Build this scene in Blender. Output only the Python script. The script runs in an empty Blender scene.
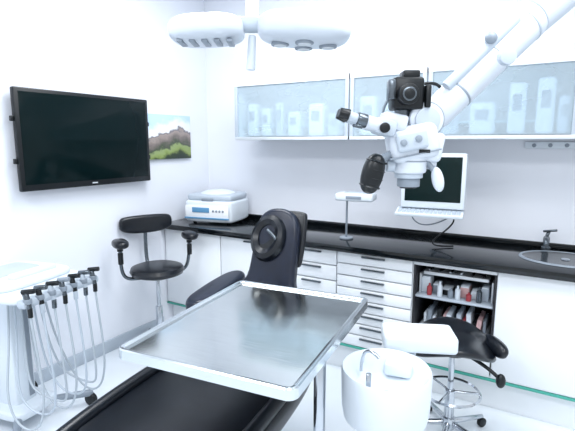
import bpy, bmesh, math, random
from mathutils import Vector, Matrix, Euler
random.seed(4)
S=bpy.context.scene
try:
    S.view_settings.view_transform='Standard'
    S.view_settings.look='None'
except Exception as e: print(e)
YAW=math.radians(30.6)
# ---------------------------------------------------------------- materials
def mat(name,col,rough=.5,metal=0,noise=.03,scale=8,spec=.5,coat=0,bump=0,emit=None,es=0):
    m=bpy.data.materials.new(name); m.use_nodes=True
    nt=m.node_tree; b=nt.nodes['Principled BSDF']
    tc=nt.nodes.new('ShaderNodeTexCoord'); n=nt.nodes.new('ShaderNodeTexNoise')
    n.inputs['Scale'].default_value=scale
    nt.links.new(tc.outputs['Object'],n.inputs['Vector'])
    r=nt.nodes.new('ShaderNodeValToRGB')
    r.color_ramp.elements[0].position=.3; r.color_ramp.elements[1].position=.7
    r.color_ramp.elements[0].color=tuple(max(0,c*(1-noise)) for c in col)+(1,)
    r.color_ramp.elements[1].color=tuple(min(1,c*(1+noise)) for c in col)+(1,)
    nt.links.new(n.outputs['Fac'],r.inputs['Fac']); nt.links.new(r.outputs['Color'],b.inputs['Base Color'])
    b.inputs['Roughness'].default_value=rough; b.inputs['Metallic'].default_value=metal
    b.inputs['Specular IOR Level'].default_value=spec
    b.inputs['Coat Weight'].default_value=coat
    if bump:
        bp=nt.nodes.new('ShaderNodeBump'); bp.inputs['Strength'].default_value=bump
        n2=nt.nodes.new('ShaderNodeTexNoise'); n2.inputs['Scale'].default_value=scale*6
        nt.links.new(tc.outputs['Object'],n2.inputs['Vector'])
        nt.links.new(n2.outputs['Fac'],bp.inputs['Height']); nt.links.new(bp.outputs['Normal'],b.inputs['Normal'])
    if emit:
        b.inputs['Emission Color'].default_value=emit+(1,); b.inputs['Emission Strength'].default_value=es
    return m
WALL=mat('wall_paint',(.80,.825,.885),.8,noise=.01,scale=3,bump=.02)
CEIL=mat('ceiling_paint',(.85,.87,.9),.9)
FLOOR=mat('floor_vinyl',(.78,.83,.88),.22,noise=.05,scale=2,spec=.6)
WHITE=mat('white_lacquer',(.85,.88,.91),.3,noise=.01)
WPL=mat('white_plastic',(.70,.76,.82),.35,noise=.02)
MIC=mat('microscope_enamel',(.62,.67,.74),.28,noise=.02)
GPL=mat('grey_plastic',(.24,.28,.33),.4)
LG=mat('light_grey_plastic',(.46,.52,.59),.4)
BPL=mat('black_plastic',(.006,.008,.010),.35,spec=.35)
LEATH=mat('black_leather',(.004,.006,.010),.28,noise=.2,scale=20,bump=.05,spec=.45)
NAVY=mat('navy_leather',(.004,.008,.022),.30,noise=.2,scale=20,bump=.05,spec=.45)
GRAN=mat('black_granite',(.004,.006,.008),.12,noise=.6,scale=90,spec=.45)
SCREEN=mat('screen_glass',(.002,.008,.009),.12,spec=.12)
SCREEN2=mat('monitor_glass',(.006,.016,.016),.25,spec=.12)
CHROME=mat('chrome',(.52,.55,.59),.14,metal=1)
ALU=mat('aluminium',(.72,.76,.80),.35,metal=.4)
DKM=mat('dark_metal',(.12,.14,.16),.25,metal=.8)
GREEN=mat('green_edge',(.06,.38,.30),.4)
BLUE=mat('blue_panel',(.10,.28,.48),.4)
RED=mat('red_plastic',(.38,.05,.06),.4)
PINK=mat('pink_plastic',(.62,.40,.40),.4)
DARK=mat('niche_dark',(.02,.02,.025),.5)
HOSE=mat('hose_rubber',(.42,.47,.52),.5)
# brushed steel
def brushed():
    m=bpy.data.materials.new('brushed_steel'); m.use_nodes=True; nt=m.node_tree; b=nt.nodes['Principled BSDF']
    tc=nt.nodes.new('ShaderNodeTexCoord'); mp=nt.nodes.new('ShaderNodeMapping'); mp.inputs['Scale'].default_value=(2,60,3)
    n=nt.nodes.new('ShaderNodeTexNoise'); n.inputs['Scale'].default_value=4
    nt.links.new(tc.outputs['Object'],mp.inputs['Vector']); nt.links.new(mp.outputs['Vector'],n.inputs['Vector'])
    r=nt.nodes.new('ShaderNodeMapRange'); r.inputs['To Min'].default_value=.08; r.inputs['To Max'].default_value=.20
    nt.links.new(n.outputs['Fac'],r.inputs['Value']); nt.links.new(r.outputs['Result'],b.inputs['Roughness'])
    c=nt.nodes.new('ShaderNodeValToRGB'); c.color_ramp.elements[0].position=.3; c.color_ramp.elements[1].position=.7
    c.color_ramp.elements[0].color=(.55,.58,.575,1); c.color_ramp.elements[1].color=(.64,.67,.66,1)
    nt.links.new(n.outputs['Fac'],c.inputs['Fac']); nt.links.new(c.outputs['Color'],b.inputs['Base Color'])
    n3=nt.nodes.new('ShaderNodeTexNoise'); n3.inputs['Scale'].default_value=2.2; nt.links.new(tc.outputs['Object'],n3.inputs['Vector'])
    bp=nt.nodes.new('ShaderNodeBump'); bp.inputs['Strength'].default_value=.10; bp.inputs['Distance'].default_value=.05
    nt.links.new(n3.outputs['Fac'],bp.inputs['Height']); nt.links.new(bp.outputs['Normal'],b.inputs['Normal'])
    b.inputs['Metallic'].default_value=1
    return m
STEEL=brushed()
STEELR=mat('polished_steel_rim',(.66,.70,.72),.18,metal=1)
def frosted():
    m=bpy.data.materials.new('frosted_glass'); m.use_nodes=True; nt=m.node_tree; b=nt.nodes['Principled BSDF']
    b.inputs['Base Color'].default_value=(.70,.80,.86,1); b.inputs['Roughness'].default_value=.2
    t=nt.nodes.new('ShaderNodeBsdfTransparent'); t.inputs['Color'].default_value=(.92,.97,1,1)
    mx=nt.nodes.new('ShaderNodeMixShader'); 
    n=nt.nodes.new('ShaderNodeTexNoise'); n.inputs['Scale'].default_value=2
    mr=nt.nodes.new('ShaderNodeMapRange'); mr.inputs['To Min'].default_value=.26; mr.inputs['To Max'].default_value=.36
    nt.links.new(n.outputs['Fac'],mr.inputs['Value']); nt.links.new(mr.outputs['Result'],mx.inputs['Fac'])
    nt.links.new(t.outputs[0],mx.inputs[1]); nt.links.new(b.outputs[0],mx.inputs[2])
    nt.links.new(mx.outputs[0],nt.nodes['Material Output'].inputs['Surface'])
    return m
FROST=frosted()
def landscape():
    m=bpy.data.materials.new('landscape_print'); m.use_nodes=True; nt=m.node_tree; b=nt.nodes['Principled BSDF']
    tc=nt.nodes.new('ShaderNodeTexCoord'); sp=nt.nodes.new('ShaderNodeSeparateXYZ'); nt.links.new(tc.outputs['Generated'],sp.inputs[0])
    n=nt.nodes.new('ShaderNodeTexNoise'); n.inputs['Scale'].default_value=7; n.inputs['Detail'].default_value=8
    nt.links.new(tc.outputs['Generated'],n.inputs['Vector'])
    def M(op,a,bb):
        x=nt.nodes.new('ShaderNodeMath'); x.operation=op
        for i,v in enumerate((a,bb)):
            if v is None: continue
            if isinstance(v,(int,float)): x.inputs[i].default_value=v
            else: nt.links.new(v,x.inputs[i])
        return x.outputs[0]
    ab=M('ABSOLUTE',M('SUBTRACT',sp.outputs['Y'],.74),None)
    v=M('ADD',sp.outputs['Z'],M('MULTIPLY',ab,.40)); v=M('ADD',v,M('MULTIPLY',M('SUBTRACT',n.outputs['Fac'],.5),.35))
    r=nt.nodes.new('ShaderNodeValToRGB'); cr=r.color_ramp
    st=[(0,(.015,.03,.025)),(.14,(.03,.05,.02)),(.24,(.26,.34,.10)),(.34,(.30,.38,.16)),(.40,(.06,.08,.05)),(.54,(.22,.18,.17)),(.66,(.36,.30,.27)),(.70,(.16,.15,.18)),(.74,(.84,.84,.84)),(.85,(.80,.85,.92)),(1,(.50,.68,.90))]
    cr.elements[0].position=0; cr.elements[0].color=st[0][1]+(1,)
    cr.elements[1].position=1; cr.elements[1].color=st[-1][1]+(1,)
    for pz,c in st[1:-1]:
        e=cr.elements.new(pz); e.color=c+(1,)
    nt.links.new(v,r.inputs['Fac']); nt.links.new(r.outputs['Color'],b.inputs['Base Color'])
    b.inputs['Roughness'].default_value=.5
    return m
LAND=landscape()
# ---------------------------------------------------------------- helpers
def group(name,loc=(0,0,0),rz=0):
    e=bpy.data.objects.new(name,None); e.empty_display_size=.1
    e.location=loc; e.rotation_euler=(0,0,rz); S.collection.objects.link(e); return e
def add(parent,name,bm,m,loc=(0,0,0),rot=(0,0,0),smooth=True):
    me=bpy.data.meshes.new(name); bm.normal_update(); bm.to_mesh(me); bm.free()
    me.materials.append(m)
    o=bpy.data.objects.new(name,me); o.location=loc; o.rotation_euler=rot
    S.collection.objects.link(o)
    if parent: o.parent=parent
    if smooth:
        for p in me.polygons: p.use_smooth=True
        try: me.set_sharp_from_angle(angle=math.radians(38))
        except Exception: pass
    return o
def box(parent,name,size,loc,m,bev=.004,rot=(0,0,0),seg=2,taper=None):
    bm=bmesh.new(); bmesh.ops.create_cube(bm,size=1)
    for v in bm.verts:
        if taper and v.co.z>0: v.co.x*=taper; v.co.y*=taper
        v.co=Vector((v.co.x*size[0],v.co.y*size[1],v.co.z*size[2]))
    if bev: bmesh.ops.bevel(bm,geom=bm.edges[:],offset=min(bev,min(size)*.49),segments=seg,profile=.5,affect='EDGES')
    return add(parent,name,bm,m,loc,rot)
def cyl(parent,name,r,h,loc,m,rot=(0,0,0),r2=None,seg=32,bev=.003):
    bm=bmesh.new(); bmesh.ops.create_cone(bm,cap_ends=True,segments=seg,radius1=r,radius2=r if r2 is None else r2,depth=h)
    if bev:
        es=[e for e in bm.edges if abs(e.verts[0].co.z-e.verts[1].co.z)<1e-6]
        bmesh.ops.bevel(bm,geom=es,offset=min(bev,h*.45,r*.45),segments=2,profile=.5,affect='EDGES')
    return add(parent,name,bm,m,loc,rot)
def rod(parent,name,a,b,r,m,r2=None,seg=20,bev=.002):
    a=Vector(a); b=Vector(b); d=b-a
    o=cyl(parent,name,r,d.length,(a+b)/2,m,(0,0,0),r2,seg,bev)
    o.rotation_euler=d.to_track_quat('Z','Y').to_euler(); return o
def ell(parent,name,size,loc,m,rot=(0,0,0),pw=1):
    bm=bmesh.new(); bmesh.ops.create_uvsphere(bm,u_segments=32,v_segments=20,radius=1)
    for v in bm.verts:
        c=[math.copysign(abs(q)**pw,q) for q in v.co]
        v.co=Vector((c[0]*size[0],c[1]*size[1],c[2]*size[2]))
    return add(parent,name,bm,m,loc,rot)
def lathe(parent,name,prof,loc,m,rot=(0,0,0),seg=40,sc=(1,1)):
    bm=bmesh.new(); rings=[]
    for r,z in prof:
        rings.append([bm.verts.new((sc[0]*max(r,1e-4)*math.cos(2*math.pi*i/seg),sc[1]*max(r,1e-4)*math.sin(2*math.pi*i/seg),z)) for i in range(seg)])
    for a,b in zip(rings,rings[1:]):
        for i in range(seg): bm.faces.new((a[i],a[(i+1)%seg],b[(i+1)%seg],b[i]))
    bmesh.ops.remove_doubles(bm,verts=bm.verts[:],dist=2e-4)
    bmesh.ops.recalc_face_normals(bm,faces=bm.faces[:])
    return add(parent,name,bm,m,loc,rot)
def tube(parent,name,pts,r,m,res=6):
    cu=bpy.data.curves.new(name,'CURVE'); cu.dimensions='3D'; cu.bevel_depth=r; cu.bevel_resolution=3; cu.use_fill_caps=True
    sp=cu.splines.new('NURBS'); sp.points.add(len(pts)-1)
    for p,q in zip(sp.points,pts): p.co=(*q,1)
    sp.use_endpoint_u=True; sp.order_u=min(4,len(pts)); sp.resolution_u=res
    t=bpy.data.objects.new('tmp',cu); S.collection.objects.link(t)
    bpy.context.view_layer.update()
    me=bpy.data.meshes.new_from_object(t.evaluated_get(bpy.context.evaluated_depsgraph_get()))
    bpy.data.objects.remove(t); me.materials.clear(); me.materials.append(m)
    for p in me.polygons: p.use_smooth=True
    o=bpy.data.objects.new(name,me); S.collection.objects.link(o); o.parent=parent; return o
def chaikin(p,n=3):
    for _ in range(n):
        q=[]
        for i in range(len(p)):
            a=Vector(p[i]); b=Vector(p[(i+1)%len(p)])
            q+= [a*.75+b*.25,a*.25+b*.75]
        p=q
    return p
def plate(parent,name,outline,th,m,loc=(0,0,0),rot=(0,0,0),bev=.01,n=3,seg=4):
    pts=chaikin(outline,n) if n else [Vector(p) for p in outline]
    bm=bmesh.new(); vs=[bm.verts.new((p[0],p[1],-th/2)) for p in pts]
    f=bm.faces.new(vs); r=bmesh.ops.extrude_face_region(bm,geom=[f])
    for v in r['geom']:
        if isinstance(v,bmesh.types.BMVert): v.co.z+=th
    bmesh.ops.recalc_face_normals(bm,faces=bm.faces[:])
    if bev:
        es=[e for e in bm.edges if abs(e.verts[0].co.z-e.verts[1].co.z)<1e-6]
        bmesh.ops.bevel(bm,geom=es,offset=bev,segments=seg,profile=.5,affect='EDGES')
    return add(parent,name,bm,m,loc,rot)
def rrect(w,d,k=.12): # outline for chaikin
    x,y=w/2,d/2; c=min(w,d)*k
    return [(-x+c,-y),(x-c,-y),(x,-y+c),(x,y-c),(x-c,y),(-x+c,y),(-x,y-c),(-x,-y+c)]
def rr(w,d,r,n=6): # exact rounded rectangle
    o=[]
    for sx,sy,a0 in ((1,-1,-90),(1,1,0),(-1,1,90),(-1,-1,180)):
        for i in range(n+1):
            a=math.radians(a0+90*i/n); o.append((sx*(w/2-r)+r*math.cos(a),sy*(d/2-r)+r*math.sin(a)))
    return o
H=math.pi/2
# ---------------------------------------------------------------- room
def slab(name,size,loc,m): return box(None,name,size,loc,m,bev=0)
slab('floor',(5.4,5.2,.1),(2.1,-2.1,-.05),FLOOR)
slab('ceiling',(5.4,5.2,.1),(2.1,-2.1,2.80),CEIL)
slab('wall_left',(.1,5.2,2.75),(-.05,-2.1,1.375),WALL)
slab('wall_back',(4.9,.1,2.75),(2.35,.05,1.375),WALL)
box(None,'baseboard_left',(.015,3.95,.09),(.0075,-2.60,.045),LG,.003)
# ---------------------------------------------------------------- upper cabinets
uc=group('wall_cabinet',(0,0,0))
zb,zt=1.52,1.95; yf=-.33
X0,X1=.56,3.9
box(uc,'top_panel',(X1-X0,.31,.018),((X0+X1)/2,-.16,zt-.012),WHITE)
box(uc,'bottom_panel',(X1-X0,.31,.018),((X0+X1)/2,-.16,zb+.012),WHITE)
box(uc,'back_panel',(X1-X0-.02,.01,zt-zb-.04),((X0+X1)/2,-.008,(zb+zt)/2),WHITE)
for x in (X0+.009,1.495,1.995,2.78,3.5,X1-.009):
    box(uc,'side_panel',(.018,.31,zt-zb),(x,-.163,(zb+zt)/2),WHITE)
doors=[(.56,1.49),(1.50,1.99),(2.00,2.775),(2.785,3.495),(3.505,3.9)]
for a,b in doors:
    c=(a+b)/2
    box(uc,'frame_top',(b-a,.022,.036),(c,yf,zt-.018),WHITE,.002)
    box(uc,'frame_bottom',(b-a,.022,.022),(c,yf,zb+.011),ALU,.002)
    for x in (a+.013,b-.013): box(uc,'frame_side',(.026,.020,zt-zb-.002),(x,yf,(zb+zt)/2),LG,.002)
    box(uc,'glass',(b-a-.05,.005,zt-zb-.05),(c,yf,(zb+zt)/2),FROST,0)
    box(uc,'handle',(.09,.014,.008),(c,yf-.016,zb+.006),ALU,.002)
GLS=mat('glass_shelf',(.38,.52,.56),.2)
for a,b in doors: box(uc,'inner_shelf',(b-a-.03,.24,.010),((a+b)/2,-.15,zb+.10),GLS,.001)
# contents
for x,w,h,m in [(.68,.09,.24,WPL),(.80,.08,.20,WPL),(.92,.07,.24,LG),(1.04,.1,.17,WPL),(1.22,.12,.22,WHITE),(1.36,.1,.15,LG),
                (1.60,.12,.25,WPL),(1.75,.10,.2,LG),(1.88,.12,.26,WPL),(2.12,.1,.12,LG),(2.3,.14,.18,WPL),(2.48,.09,.28,WPL),(2.62,.09,.30,WPL),(2.71,.06,.2,LG),(2.9,.12,.2,WPL),(3.1,.2,.25,LG)]:
    box(uc,'stored_box',(w,.14,h),(x,-.215,zb+.022+h/2+(.01)),m,.02,seg=3)
    box(uc,'stored_box_window',(w*.5,.004,h*.3),(x,-.288,zb+.03+h*.62),GPL,.0)
# sockets under
sk=group('socket_strip',(2.70,-.012,1.485))
box(sk,'rail',(.36,.022,.04),(0,0,0),WPL,.004)
for i in range(4): cyl(sk,'socket',.012,.006,(-.13+.085*i,-.013,0),GPL,(H,0,0))
# ---------------------------------------------------------------- base cabinets
bc=group('base_cabinet',(0,0,0))
box(bc,'worktop',(4.2,.615,.04),(2.103,-.3085,.845),GRAN,.004)
box(bc,'upstand',(4.2,.012,.03),(2.103,-.008,.88),GRAN,.002)
def carc(a,b): box(bc,'carcass',(b-a,.54,.625),((a+b)/2,-.278,.5125),WHITE,.001)
carc(.005,2.02); carc(2.47,4.2)
box(bc,'plinth',(4.19,.50,.20),(2.1,-.26,.10),WHITE,.002)
box(bc,'green_strip',(4.19,.014,.014),(2.1,-.566,.194),GREEN,.001)
def front(a,b,z0,z1,handle=True):
    box(bc,'front_panel',(b-a-.009,.02,z1-z0-.008),((a+b)/2,-.562,(z0+z1)/2),WHITE,.003)
    if handle:
        box(bc,'handle',(min(.15,(b-a)*.4),.014,.010),((a+b)/2,-.580,z1-.02),DKM,.002)
front(.01,.58,.205,.82); front(.58,1.17,.205,.82)
n=6
for i in range(n): front(1.17,1.53,.205+.615*i/n,.205+.615*(i+1)/n)
n=8
for i in range(n): front(1.53,2.02,.205+.615*i/n,.205+.615*(i+1)/n)
front(2.47,3.02,.205,.82,False); front(3.02,3.6,.205,.82,False); front(3.6,4.19,.205,.82,False)
# niche
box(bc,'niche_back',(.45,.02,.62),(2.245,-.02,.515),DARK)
box(bc,'niche_floor',(.45,.54,.018),(2.245,-.285,.212),WHITE)
box(bc,'niche_shelf',(.45,.50,.014),(2.245,-.29,.60),LG)
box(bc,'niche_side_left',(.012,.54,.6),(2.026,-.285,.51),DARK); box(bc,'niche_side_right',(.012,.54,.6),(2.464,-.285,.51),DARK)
front(2.02,2.47,.205,.38)
box(bc,'niche_top_rail',(.45,.02,.03),(2.245,-.555,.81),WHITE,.002)
sup=group('dental_supplies',(2.245,-.40,.607))
for i,(x,w,h,m) in enumerate([(-.17,.05,.09,WPL),(-.11,.04,.05,GPL),(-.05,.06,.03,BPL),(.05,.05,.06,PINK),(.11,.05,.04,WPL),(.16,.04,.07,LG)]):
    box(sup,'box_%d'%i,(w,.1,h),(x,-.02,h/2+.001),m,.004)
    box(sup,'lid_%d'%i,(w*.9,.09,.008),(x,-.02,h+.004),WPL,.002)
for i,(x,h,m) in enumerate([(-.14,.07,RED),(-.08,.09,WPL),(-.02,.06,GPL),(.02,.08,WPL),(.08,.05,RED),(.135,.09,DKM)]):
    lathe(sup,'bottle_%d'%i,[(0,0),(.014,0),(.015,.004),(.015,h*.7),(.006,h*.82),(.006,h),(0,h)],(x,-.105,.001),m,seg=20)
box(sup,'tray',(.36,.2,.02),(0,.0,.13),ALU,.004)
box(sup,'tray_foot_left',(.01,.18,.12),(-.2,.0,.06),ALU,.001); box(sup,'tray_foot_right',(.01,.18,.12),(.2,.0,.06),ALU,.001)
for i in range(6): rod(sup,'tool_%d'%i,(-.15+.06*i,-.09,.147),(-.12+.055*i,.06,.150),.006,random.choice([CHROME,BPL,WPL]))
sup2=group('instrument_cassette',(2.245,-.38,.382))
box(sup2,'tray',(.38,.26,.03),(0,0,.016),ALU,.006)
for i in range(13):
    hh=[.06,.09,.05,.10,.07,.08,.045,.09,.06,.1,.05,.08,.07][i]
    box(sup2,'cassette_%d'%i,(.018+.008*(i%2),.16+.01*(i%3),hh),(-.168+.028*i,-.01*(i%2),.033+hh/2),[WPL,GPL,WPL,BPL,PINK,WPL,DKM,LG,RED,WPL,BPL,PINK,GPL][i],.004,(0,math.radians([0,4,-5,0,6,0,-3][i%7]),0))
box(bc,'niche_lower_shelf',(.45,.50,.014),(2.245,-.29,.373),LG)
# sink
sk2=group('sink',(2.78,-.31,.866))
SG=mat('sink_granite',(.02,.025,.03),.15)
lathe(sk2,'basin',[(.0,.001),(.15,.001),(.175,.003),(.19,.006),(.195,.003),(.195,0)],(0,0,0),SG,sc=(1.1,.85))
lathe(sk2,'rim',[(.19,.0),(.195,.008),(.205,.008),(.21,.0)],(0,0,0),GPL,sc=(1.1,.85))
lathe(sk2,'drain',[(0,.004),(.02,.006),(.024,.002)],(0,0,0),CHROME,seg=20)
fa=group('faucet',(2.68,-.07,.865))
lathe(fa,'base',[(.0,.0),(.026,0),(.026,.012),(.019,.02),(.017,.07),(.012,.08),(0,.08)],(0,0,0),DKM,seg=24)
tube(fa,'spout',[(0,0,.06),(0,-.04,.075),(0,-.10,.09),(0,-.135,.08),(0,-.14,.06)],.011,DKM)
rod(fa,'lever',(0,0,.08),(.01,.01,.11),.010,DKM); rod(fa,'lever_arm',(-.02,.0,.108),(.05,-.03,.125),.007,DKM)
# ---------------------------------------------------------------- tv
tv=group('television',(.06,-1.235,1.515))
box(tv,'bezel',(.035,.965,.59),(0,0,0),BPL,.008)
box(tv,'screen',(.004,.915,.53),(.018,0,.008),SCREEN,.001)
box(tv,'wall_mount',(.04,.45,.3),(-.036,0,0),BPL,.002)
box(tv,'logo',(.002,.04,.008),(.0185,0,-.275),ALU,.0)
for s in (-1,1):
    for z in (.12,-.12): box(tv,'side_speaker',(.02,.02,.03),(-.005,s*.49,z),BPL,.003)
pc=group('landscape_picture',(.014,-.51,1.545))
box(pc,'canvas',(.024,.52,.345),(0,0,0),LAND,.001)
# ---------------------------------------------------------------- centrifuge
ce=group('centrifuge',(.31,-.26,.866),math.radians(12))
plate(ce,'body',rrect(.44,.38),.17,WPL,(0,0,.095),bev=.02)
plate(ce,'lid',rrect(.42,.35),.05,LG,(0,.005,.203),bev=.02)
lathe(ce,'lid_dome',[(0,.03),(.09,.025),(.13,.01),(.145,0)],(0,.01,.225),WPL)
box(ce,'front_panel',(.38,.012,.10),(0,-.192,.095),WHITE,.004)
box(ce,'display',(.15,.006,.04),(-.05,-.200,.11),BLUE,.002)
box(ce,'stripe',(.39,.005,.012),(0,-.200,.045),BLUE,.001)
box(ce,'latch',(.10,.012,.02),(0,-.178,.19),GPL,.003)
for i in range(4): cyl(ce,'button',.009,.008,(.06+.028*i,-.20,.105),GPL,(H,0,0),seg=16)
for x in(-.15,.15):
    for y in(-.12,.12): cyl(ce,'foot',.015,.012,(x,y,.005),BPL)
# ---------------------------------------------------------------- monitor
mo=group('computer_monitor',(2.07,-.40,1.275),math.radians(6))
box(mo,'housing',(.37,.035,.33),(0,0,0),WPL,.012)
box(mo,'screen',(.32,.004,.265),(0,-.018,.010),SCREEN2,.001)
box(mo,'back_cover',(.22,.04,.2),(0,.03,0),LG,.01)
rod(mo,'arm',(0,.04,0),(.03,.33,0),.02,LG)
box(mo,'wall_plate',(.1,.02,.14),(.03,.335,0),LG,.003,(0,0,-math.radians(6)))
kb=group('keyboard',(2.06,-.42,1.085),math.radians(6))
box(kb,'case',(.39,.11,.022),(0,0,0),WPL,.006,(math.radians(14),0,0))
for r in range(4):
    for c in range(14): box(kb,'key',(.022,.018,.006),(-.17+.026*c,-.033+.022*r,.013+(-.033+.022*r)*.25),LG,.002,(math.radians(14),0,0))
rod(kb,'support',(0,.05,-.01),(0,.37,-.01),.014,LG); box(kb,'wall_plate',(.08,.012,.08),(0,.405,-.01),LG,.002,(0,0,-math.radians(6)))
tube(kb,'cable',[(.06,.05,0),(.16,.1,-.02),(.12,.1,-.10),(.03,.12,-.17),(.0,.0,-.210),(.14,.1,-.212)],.005,BPL)
tube(kb,'cable_loop',[(-.12,.05,0),(-.10,.05,-.08),(.0,.05,-.10),(.10,.06,-.04),(.15,.05,0)],.004,GPL)
# tray device on counter
ts=group('instrument_stand',(1.52,-.40,.866),math.radians(8))
cyl(ts,'base',.045,.012,(0,0,.006),GPL); rod(ts,'pole',(0,0,.01),(0,0,.28),.007,GPL)
box(ts,'tray',(.25,.14,.05),(.06,0,.285),WPL,.014,seg=3)
box(ts,'tray_inset',(.16,.09,.006),(.07,-.0,.311),LG,.002)
box(ts,'tray_label',(.10,.004,.02),(.06,-.071,.285),GPL,.001)
# ---------------------------------------------------------------- stool with arms
st=group('stool_with_armrests',(.29,-.93,0),math.atan2(-.4,.9)+H) # local -y is facing
def starbase(g,r,m,z=.06,n=5,off=.3,mw=BPL):
    for i in range(n):
        a=off+2*math.pi*i/n; c,s=math.cos(a),math.sin(a)
        rod(g,'leg_%d'%i,(c*.02,s*.02,z+.03),(c*r,s*r,z),.016,m,r2=.011)
        cyl(g,'caster_%d'%i,.025,.022,(c*r,s*r,.026),mw,(H,0,a),seg=20)
    cyl(g,'hub',.032,.06,(0,0,z+.03),m)
starbase(st,.25,CHROME)
cyl(st,'gas_lift',.014,.40,(0,0,.38),CHROME); cyl(st,'gas_sleeve',.024,.22,(0,0,.22),CHROME)
cyl(st,'seat_plate',.09,.02,(0,0,.555),BPL)
lathe(st,'seat',[(0,0),(.15,0),(.18,.012),(.19,.035),(.18,.058),(.15,.068),(0,.062)],(0,0,.566),LEATH)
bm_=[(-.19,-.05),(.19,-.05),(.2,.06),(.15,.085),(-.15,.085),(-.2,.06)]
plate(st,'backrest',bm_,.05,LEATH,(0,.20,.89),(H,0,0),bev=.02)
tube(st,'back_post',[(0,.05,.55),(0,.16,.55),(0,.235,.60),(0,.235,.75),(0,.225,.88)],.014,DKM)
for s in (-1,1):
    tube(st,'arm_post',[(0,.02,.555),(s*.16,.02,.55),(s*.245,.02,.56),(s*.25,.01,.68),(s*.25,0,.80)],.012,DKM)
    ell(st,'arm_pad',(.05,.085,.032),(s*.25,-.01,.825),LEATH,pw=.8)
    cyl(st,'arm_knob',.02,.03,(s*.25,0,.785),BPL)
    rod(st,'arm_adjuster',(s*.25,-.0,.68),(s*.25,0,.76),.018,BPL)
# ---------------------------------------------------------------- dental cart
ct=group('dental_cart',(.33,-1.93,0),math.radians(100))
plate(ct,'tray_top',rrect(.50,.60),.04,WPL,(0,0,.785),bev=.018)
plate(ct,'upper_deck',rrect(.44,.42),.035,WPL,(0,.02,.82),bev=.016)
plate(ct,'tray_inset',rrect(.30,.20),.008,LG,(0,.08,.838),bev=.002)
box(ct,'deck_handle',(.26,.05,.03),(.02,-.10,.848),WPL,.012)
box(ct,'holder_bar',(.46,.055,.04),(0,-.305,.775),LG,.015)
for i in range(7):
    x=-.205+.066*i
    cyl(ct,'holder_ring',.019,.022,(x,-.325,.79),GPL,seg=20)
    rod(ct,'handpiece',(x,-.335,.755),(x,-.315,.825),.011,[DKM,BPL,LG][i%3],r2=.014)
    rod(ct,'handpiece_head',(x-.004,-.300,.832),(x+.014,-.355,.838),.012,[BPL,DKM,BPL,GPL][i%4])
    rod(ct,'connector',(x,-.335,.715),(x,-.335,.76),.011,[BPL,LG,DKM][i%3])
    d=.06*(i%3)
    tube(ct,'hose_%d'%i,[(x,-.335,.72),(x,-.345,.60),(x+.02,-.36,.38-d),(x+.02,-.33,.14+d*.5),(x-.01,-.22,.12+d),(x-.02,-.12,.28),(x*.6,-.08,.50),(x*.5,-.06,.765)],.0055,[HOSE,LG,HOSE][i%3])
plate(ct,'column',rrect(.13,.16),.66,WPL,(.0,.08,.44),bev=.01)
box(ct,'column_strip',(.03,.004,.6),(.03,-.002,.44),GPL,.001)
plate(ct,'base_plate',rrect(.26,.30),.05,WPL,(0,.06,.095),bev=.015)
for i,(x,y) in enumerate([(-.24,-.20),(.24,-.20),(.22,.24),(-.22,.24)]):
    rod(ct,'leg_%d'%i,(.0,.06,.085),(x,y,.075),.020,GPL); 
    cyl(ct,'caster_%d'%i,.036,.028,(x,y,.037),BPL,(0,H,0)); cyl(ct,'caster_fork_%d'%i,.014,.03,(x,y,.07),GPL)
# ---------------------------------------------------------------- dental chair
TH=math.radians(6.5)
dc=group('dental_chair',(1.535,-1.75,0),TH)
seat=[(-.27,.42),(.27,.42),(.33,.2),(.34,-.2),(.33,-.62),(-.33,-.62),(-.35,-.2),(-.33,.2)]
plate(dc,'seat',seat,.11,LEATH,(0,0,.455),bev=.04,seg=6)
plate(dc,'seat_pan',[(p[0]*.9,p[1]*.9) for p in seat],.04,WPL,(0,0,.385),bev=.01)
for s in (-1,1): tube(dc,'seat_bolster',[(s*.27,.33,.505),(s*.31,.1,.52),(s*.31,-.3,.52),(s*.29,-.58,.505)],.028,LEATH)
back=[(-.24,-.05),(.24,-.05),(.26,.08),(.22,.20),(.13,.27),(.125,.40),(.12,.69),(-.12,.69),(-.125,.40),(-.14,.30),(-.25,.24),(-.28,.08)]
plate(dc,'backrest',back,.07,NAVY,(0,.39,.50),(math.radians(72),0,0),bev=.025,n=3,seg=5)
plate(dc,'back_shell',[(p[0]*.92,p[1]*.95) for p in back],.03,BPL,(0,.435,.51),(math.radians(72),0,0),bev=.01)
plate(dc,'armrest_pad',[(-.07,-.24),(.07,-.24),(.08,0),(.075,.24),(-.05,.24),(-.08,0)],.10,NAVY,(-.33,.48,.69),(math.radians(6),0,0),bev=.03)
tube(dc,'armrest_bracket',[(-.20,.40,.44),(-.31,.42,.44),(-.33,.45,.55),(-.33,.47,.67)],.018,DKM)
lathe(dc,'headrest_ring',[(.050,0),(.055,.03),(.078,.045),(.098,.035),(.108,.01),(.10,-.015),(.06,-.01),(.05,0)],(-.035,.535,1.01),LEATH,(math.radians(66),0,math.radians(-8)),sc=(.95,1.18))
lathe(dc,'headrest_pad',[(0,.012),(.04,.014),(.066,.020),(.07,0),(0,-.01)],(-.035,.535,1.01),BPL,(math.radians(66),0,math.radians(-8)),sc=(.95,1.18))
tube(dc,'headrest_bracket',[(-.03,.50,1.06),(.05,.49,1.01),(.06,.51,.93),(.0,.52,.88)],.010,DKM)
plate(dc,'headrest_support',rrect(.19,.30),.035,LEATH,(.045,.60,1.00),(math.radians(72),0,0),bev=.015)
for s in (-1,1):
    ell(dc,'shoulder_grip',(.035,.03,.05),(s*.10-.01,.50,.80),BPL,pw=.8)
lathe(dc,'pedestal',[(0,0),(.26,0),(.27,.02),(.20,.05),(.13,.09),(.11,.2),(.12,.36),(0,.37)],(0,0,0.0),WPL)
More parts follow.
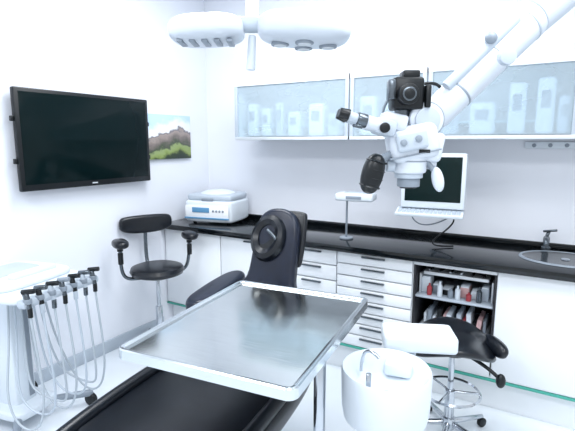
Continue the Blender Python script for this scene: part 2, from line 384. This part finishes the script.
# ---------------------------------------------------------------- instrument table
it=group('instrument_table',(1.80,-1.85,0),TH)
W,D=.615,.79
plate(it,'table_top',rr(W-.03,D-.03,.02),.004,STEEL,(0,0,.843),bev=0,n=0)
prof=[(-.018,.845),(-.016,.8515),(-.007,.857),(.0,.857),(.004,.853),(.004,.822),(-.002,.820)]
outl=rr(W,D,.028); bm=bmesh.new(); rings=[]; N=len(outl)
for i in range(N):
    a=Vector(outl[i-1]);b=Vector(outl[(i+1)%N]);t=(b-a).normalized();nr=Vector((t.y,-t.x)); c=Vector(outl[i])
    rings.append([bm.verts.new((c.x+nr.x*o,c.y+nr.y*o,z)) for o,z in prof])
for i in range(N):
    A=rings[i];B=rings[(i+1)%N]
    for k in range(len(prof)-1): bm.faces.new((A[k],B[k],B[k+1],A[k+1]))
bmesh.ops.recalc_face_normals(bm,faces=bm.faces[:])
add(it,'rim',bm,STEELR)
plate(it,'under_frame',rrect(W-.08,D-.08),.02,GPL,(0,0,.828),bev=.004)
rod(it,'post',(.245,-.02,.04),(.245,-.02,.815),.021,CHROME)
cyl(it,'post_collar',.032,.05,(.245,-.02,.79),ALU)
rod(it,'foot_bar',(.245,-.26,.05),(.245,.26,.05),.022,CHROME)
for y in (-.26,.26):
    cyl(it,'caster',.026,.024,(.245,y,.027),BPL,(0,H,0))
# ---------------------------------------------------------------- cuspidor
cu=group('cuspidor_unit',(2.24,-1.71,0),math.radians(10))
lathe(cu,'bowl',[(.10,.52),(.146,.54),(.153,.58),(.157,.71),(.153,.72),(.146,.71),(.141,.67),(.12,.635),(.06,.62),(.02,.615),(0,.615)],(0,0,0),WPL,seg=56)
lathe(cu,'drain',[(0,.623),(.02,.625),(.025,.618)],(0,0,0),CHROME,seg=20)
tube(cu,'rinse_pipe',[(-.10,.06,.66),(-.10,.06,.75),(-.07,.04,.77),(-.03,.02,.74)],.006,CHROME)
rod(cu,'filler_tap',(-.04,-.12,.65),(-.04,-.12,.75),.009,CHROME)
lathe(cu,'pedestal',[(0,0),(.15,0),(.155,.03),(.10,.08),(.085,.3),(.09,.5),(.125,.535),(0,.54)],(0,0,0),WPL)
box(cu,'side_body',(.28,.15,.07),(.085,.27,.73),WPL,.016,(0,0,math.radians(14)),seg=4)
box(cu,'side_body_lid',(.23,.11,.006),(.085,.27,.767),WHITE,.003,(0,0,math.radians(14)))
box(cu,'bridge',(.10,.18,.05),(.03,.18,.665),WPL,.012)
# ---------------------------------------------------------------- saddle stool
ss=group('saddle_stool',(2.325,-.92,0),math.radians(20))
starbase(ss,.235,CHROME,off=.6)
cyl(ss,'gas_lift',.014,.35,(0,0,.30),CHROME); cyl(ss,'gas_sleeve',.024,.18,(0,0,.18),CHROME)
lathe(ss,'foot_ring',[(.135,0),(.142,.008),(.149,0),(.142,-.008),(.135,0)],(0,0,.26),CHROME)
for i in range(3):
    a=i*2.094; rod(ss,'ring_spoke_%d'%i,(.02*math.cos(a),.02*math.sin(a),.26),(.14*math.cos(a),.14*math.sin(a),.26),.006,CHROME)
bm=bmesh.new(); bmesh.ops.create_uvsphere(bm,u_segments=40,v_segments=24,radius=1)
for v in bm.verts:
    x,y,z=v.co; r=math.hypot(x,y)
    v.co=Vector((x*.205*(1+.12*y),y*.19,z*.045+ .045*y*y*(1 if y>0 else .4)-.07*x*x*(1 if y<.2 else .5)+.0))
add(ss,'seat',bm,LEATH,(0,0,.53))
cyl(ss,'seat_plate',.07,.03,(0,0,.485),BPL)
tube(ss,'back_bar',[(0,.1,.48),(.1,.17,.47),(.17,.10,.46),(.2,.02,.48)],.014,BPL)
ell(ss,'wing_pad',(.03,.10,.04),(.20,.02,.51),LEATH,(0,math.radians(25),math.radians(15)),pw=.8)
tube(ss,'lever',[(.03,0,.48),(.14,-.06,.45),(.20,-.10,.40)],.009,BPL); ell(ss,'lever_knob',(.022,.022,.035),(.205,-.10,.39),BPL)
# ---------------------------------------------------------------- microscope
k=.00374
mi=group('surgical_microscope',(2.20,-1.47,1.47),YAW)
def q(u,v,y=0): return ((u-405)*k,y,(150-v)*k)
A0,A1=q(434,118,.03),q(535,16,.10)
rod(mi,'main_arm',A0,A1,.056,MIC,r2=.078,seg=40,bev=.012)
rod(mi,'upper_arm',A1,q(625,-58,.16),.078,MIC,seg=40)
rod(mi,'arm_cable_cover',q(444,88,-.0),q(512,22,.03),.020,LG)
for a_ in (.25,.6,.92):
    p=Vector(A0).lerp(Vector(A1),a_); d=(Vector(A1)-Vector(A0)).normalized()
    rod(mi,'arm_joint_ring',p-d*.004,p+d*.004,.058+.022*a_,GPL if a_<.5 else LG,seg=40,bev=.001)
cyl(mi,'arm_knob',.03,.03,q(494,62,-.06),LG,(H,0,0)) 
ell(mi,'arm_button',(.022,.022,.022),q(485,42,.0),GPL)
rod(mi,'ceiling_column',q(625,-50,.16),((625-405)*k,.16,1.27),.06,MIC,seg=32)
cyl(mi,'ceiling_flange',.14,.03,((625-405)*k,.16,1.265),MIC)
cyl(mi,'elbow_joint',.064,.12,q(424,120,.02),MIC,(H,0,0),bev=.012)
cyl(mi,'elbow_shade_ring',.065,.010,q(424,120,-.030),GPL,(H,0,0),bev=.001)  # dark ring put in to stand for grey shade at the elbow
cyl(mi,'elbow_cap',.045,.012,q(424,120,-.046),LG,(H,0,0))
rod(mi,'vertical_link',q(424,125,.02),q(418,155,.02),.040,MIC,r2=.048,bev=.008)
box(mi,'optics_body',(.18,.13,.13),q(412,142,-.01),MIC,.035,(0,math.radians(-12),0),seg=5)
box(mi,'optics_front',(.11,.03,.07),q(407,140,-.085),LG,.012,(0,math.radians(-12),0),seg=3)
box(mi,'optics_shade_line',(.186,.136,.006),q(412,153,-.01),GPL,.002,(0,math.radians(-12),0))  # grey line in place of shade across the optics body
box(mi,'beam_splitter',(.09,.10,.06),q(392,122,-.02),MIC,.012,(0,math.radians(12),0))
box(mi,'camera_body',(.11,.10,.115),q(405,95,-.0),BPL,.012)
cyl(mi,'camera_lens',.036,.05,q(402,97,-.07),BPL,(H,0,0)); cyl(mi,'camera_lens_ring',.025,.006,q(402,97,-.097),DKM,(H,0,0)); cyl(mi,'camera_lens_glass',.019,.006,q(402,97,-.099),BPL,(H,0,0))
box(mi,'camera_top',(.06,.07,.03),q(408,77,0),BPL,.006)
box(mi,'camera_side',(.02,.06,.08),q(423,98,-.03),BPL,.006); box(mi,'camera_grip',(.025,.05,.07),q(388,92,-.04),DKM,.006)
cyl(mi,'camera_mount',.028,.05,q(402,112,0),DKM)
for s in (-1,1):
    rod(mi,'binocular_tube',q(385,128,-.03+s*.033),q(358,121,-.05+s*.033),.024,MIC)
    rod(mi,'eyepiece_ring',q(363,122,-.05+s*.033),q(354,120,-.055+s*.033),.025,DKM)
    rod(mi,'eyepiece',q(354,120,-.055+s*.033),q(345,117,-.06+s*.033),.019,LG)
    rod(mi,'eyecup',q(346,117,-.06+s*.033),q(337,114,-.063+s*.033),.023,BPL,r2=.018)
box(mi,'binocular_bridge',(.08,.11,.06),q(382,127,-.035),LG,.015,(0,math.radians(15),0))
cyl(mi,'diopter_knob',.018,.02,q(380,128,-.095),BPL,(H,0,0))
ell(mi,'handle_grip',(.040,.04,.075),q(372,172,-.05),BPL,(0,math.radians(14),0),pw=.85)
rod(mi,'handle_stem',q(376,160,-.05),q(398,150,-.02),.016,GPL)
for i in range(4): 
    lathe(mi,'grip_ridge',[(.036,-.004),(.041,0),(.036,.004)],q(376-i*2.2,160+i*8,-.05),BPL,(0,math.radians(14),0),seg=24)
cyl(mi,'zoom_body',.064,.07,q(411,163,0),MIC,bev=.012)
cyl(mi,'zoom_shade_line',.0645,.006,q(411,160,0),GPL,bev=.001)  # dark band added as shade around the zoom body
cyl(mi,'focus_ring',.052,.022,q(411,174,0),LG)
cyl(mi,'objective',.042,.035,q(411,181,0),GPL); cyl(mi,'lens',.032,.01,q(411,186,0),BPL)
cyl(mi,'side_knob_left',.024,.03,q(391,164,-.02),LG,(0,H,0)); cyl(mi,'side_knob_right',.024,.03,q(433,162,0),MIC,(0,H,0))
box(mi,'side_housing',(.075,.09,.11),q(432,146,.0),MIC,.02,(0,math.radians(10),0),seg=4)
ell(mi,'right_handle',(.022,.020,.048),q(438,178,-.03),MIC,(0,math.radians(-14),0))
rod(mi,'right_handle_stem',q(436,172,-.03),q(426,158,-.01),.010,GPL)
cyl(mi,'shade_disc_1',.012,.01,q(398,142,-.103),GPL,(H,0,0)); cyl(mi,'shade_disc_2',.012,.01,q(412,138,-.103),GPL,(H,0,0))  # small dark discs added for shadow contrast on the front
box(mi,'front_label',(.04,.004,.012),q(420,150,-.076),BPL,.001)
tube(mi,'cable',[q(420,85,.02),q(440,80,.04),q(450,95,.05),q(440,110,.05),q(430,118,.05)],.006,BPL)
tube(mi,'cable_2',[q(388,100,-.0),q(380,112,.03),q(385,135,.05),q(398,150,.05)],.005,GPL)
# ---------------------------------------------------------------- ceiling dental light
ol=group('operating_light',(1.70,-1.68,1.895),YAW)
def w(u,v,y=0): return ((u-260)*k,y,(35-v)*k)
ell(ol,'left_head',(.140,.13,.048),w(207,30),MIC,(0,math.radians(-3),0),pw=.65)
ell(ol,'right_head',(.175,.14,.055),w(304,29),MIC,(0,math.radians(3),0),pw=.65)
box(ol,'bridge',(.16,.08,.05),w(252,24),LG,.02,seg=4)
for i in range(5):
    box(ol,'vent_left_%d'%i,(.022,.10,.010),w(183+12*i,43.0,-.03),GPL,.003)
for i,(dx,dy) in enumerate([(-.09,0),(0,-.05),(0,.05),(.09,0)]):
    p=w(304,44.5); cyl(ol,'led_ring_%d'%i,.034,.012,(p[0]+dx,p[1]+dy,p[2]+.003-dx*.05),GPL); cyl(ol,'led_lens_%d'%i,.024,.014,(p[0]+dx,p[1]+dy,p[2]+.001-dx*.05),ALU)
rod(ol,'handle',w(252,34),w(250,68),.014,WPL,r2=.018,bev=.006)
rod(ol,'yoke',w(252,22),w(252,-20),.025,WPL); rod(ol,'ceiling_tube',w(252,-20),(w(252,0)[0],0,.85),.032,WPL)
cyl(ol,'ceiling_flange',.10,.03,(w(252,0)[0],0,.84),WPL)
# ---------------------------------------------------------------- lights
def area(name,loc,sx,sy,e,rot=(0,0,0),col=(.95,.975,1)):
    l=bpy.data.lights.new(name,'AREA'); l.shape='RECTANGLE'; l.size=sx; l.size_y=sy; l.energy=e; l.color=col
    o=bpy.data.objects.new(name,l); o.location=loc; o.rotation_euler=rot; S.collection.objects.link(o)
area('ceiling_fill_1',(1.2,-1.2,2.72),1.2,.6,34)  # unseen fill lights, all four added to brighten the room
area('ceiling_fill_2',(2.9,-1.6,2.72),1.2,.6,29)
area('ceiling_fill_3',(1.2,-3.2,2.72),1.2,.6,34)
area('ceiling_fill_4',(3.2,-3.2,2.72),1.2,.6,33)
wd=bpy.data.worlds.new('world'); S.world=wd; wd.use_nodes=True
bg=wd.node_tree.nodes['Background']; bg.inputs[0].default_value=(.89,.945,1,1); bg.inputs[1].default_value=1.08
# ---------------------------------------------------------------- camera
cam=bpy.data.cameras.new('camera'); co=bpy.data.objects.new('camera',cam); S.collection.objects.link(co)
co.location=(2.70,-3.17,1.50); co.rotation_euler=(math.radians(90-9.1),0,YAW)
cam.sensor_width=36; cam.lens=36*454/575; cam.clip_start=.05
S.camera=co
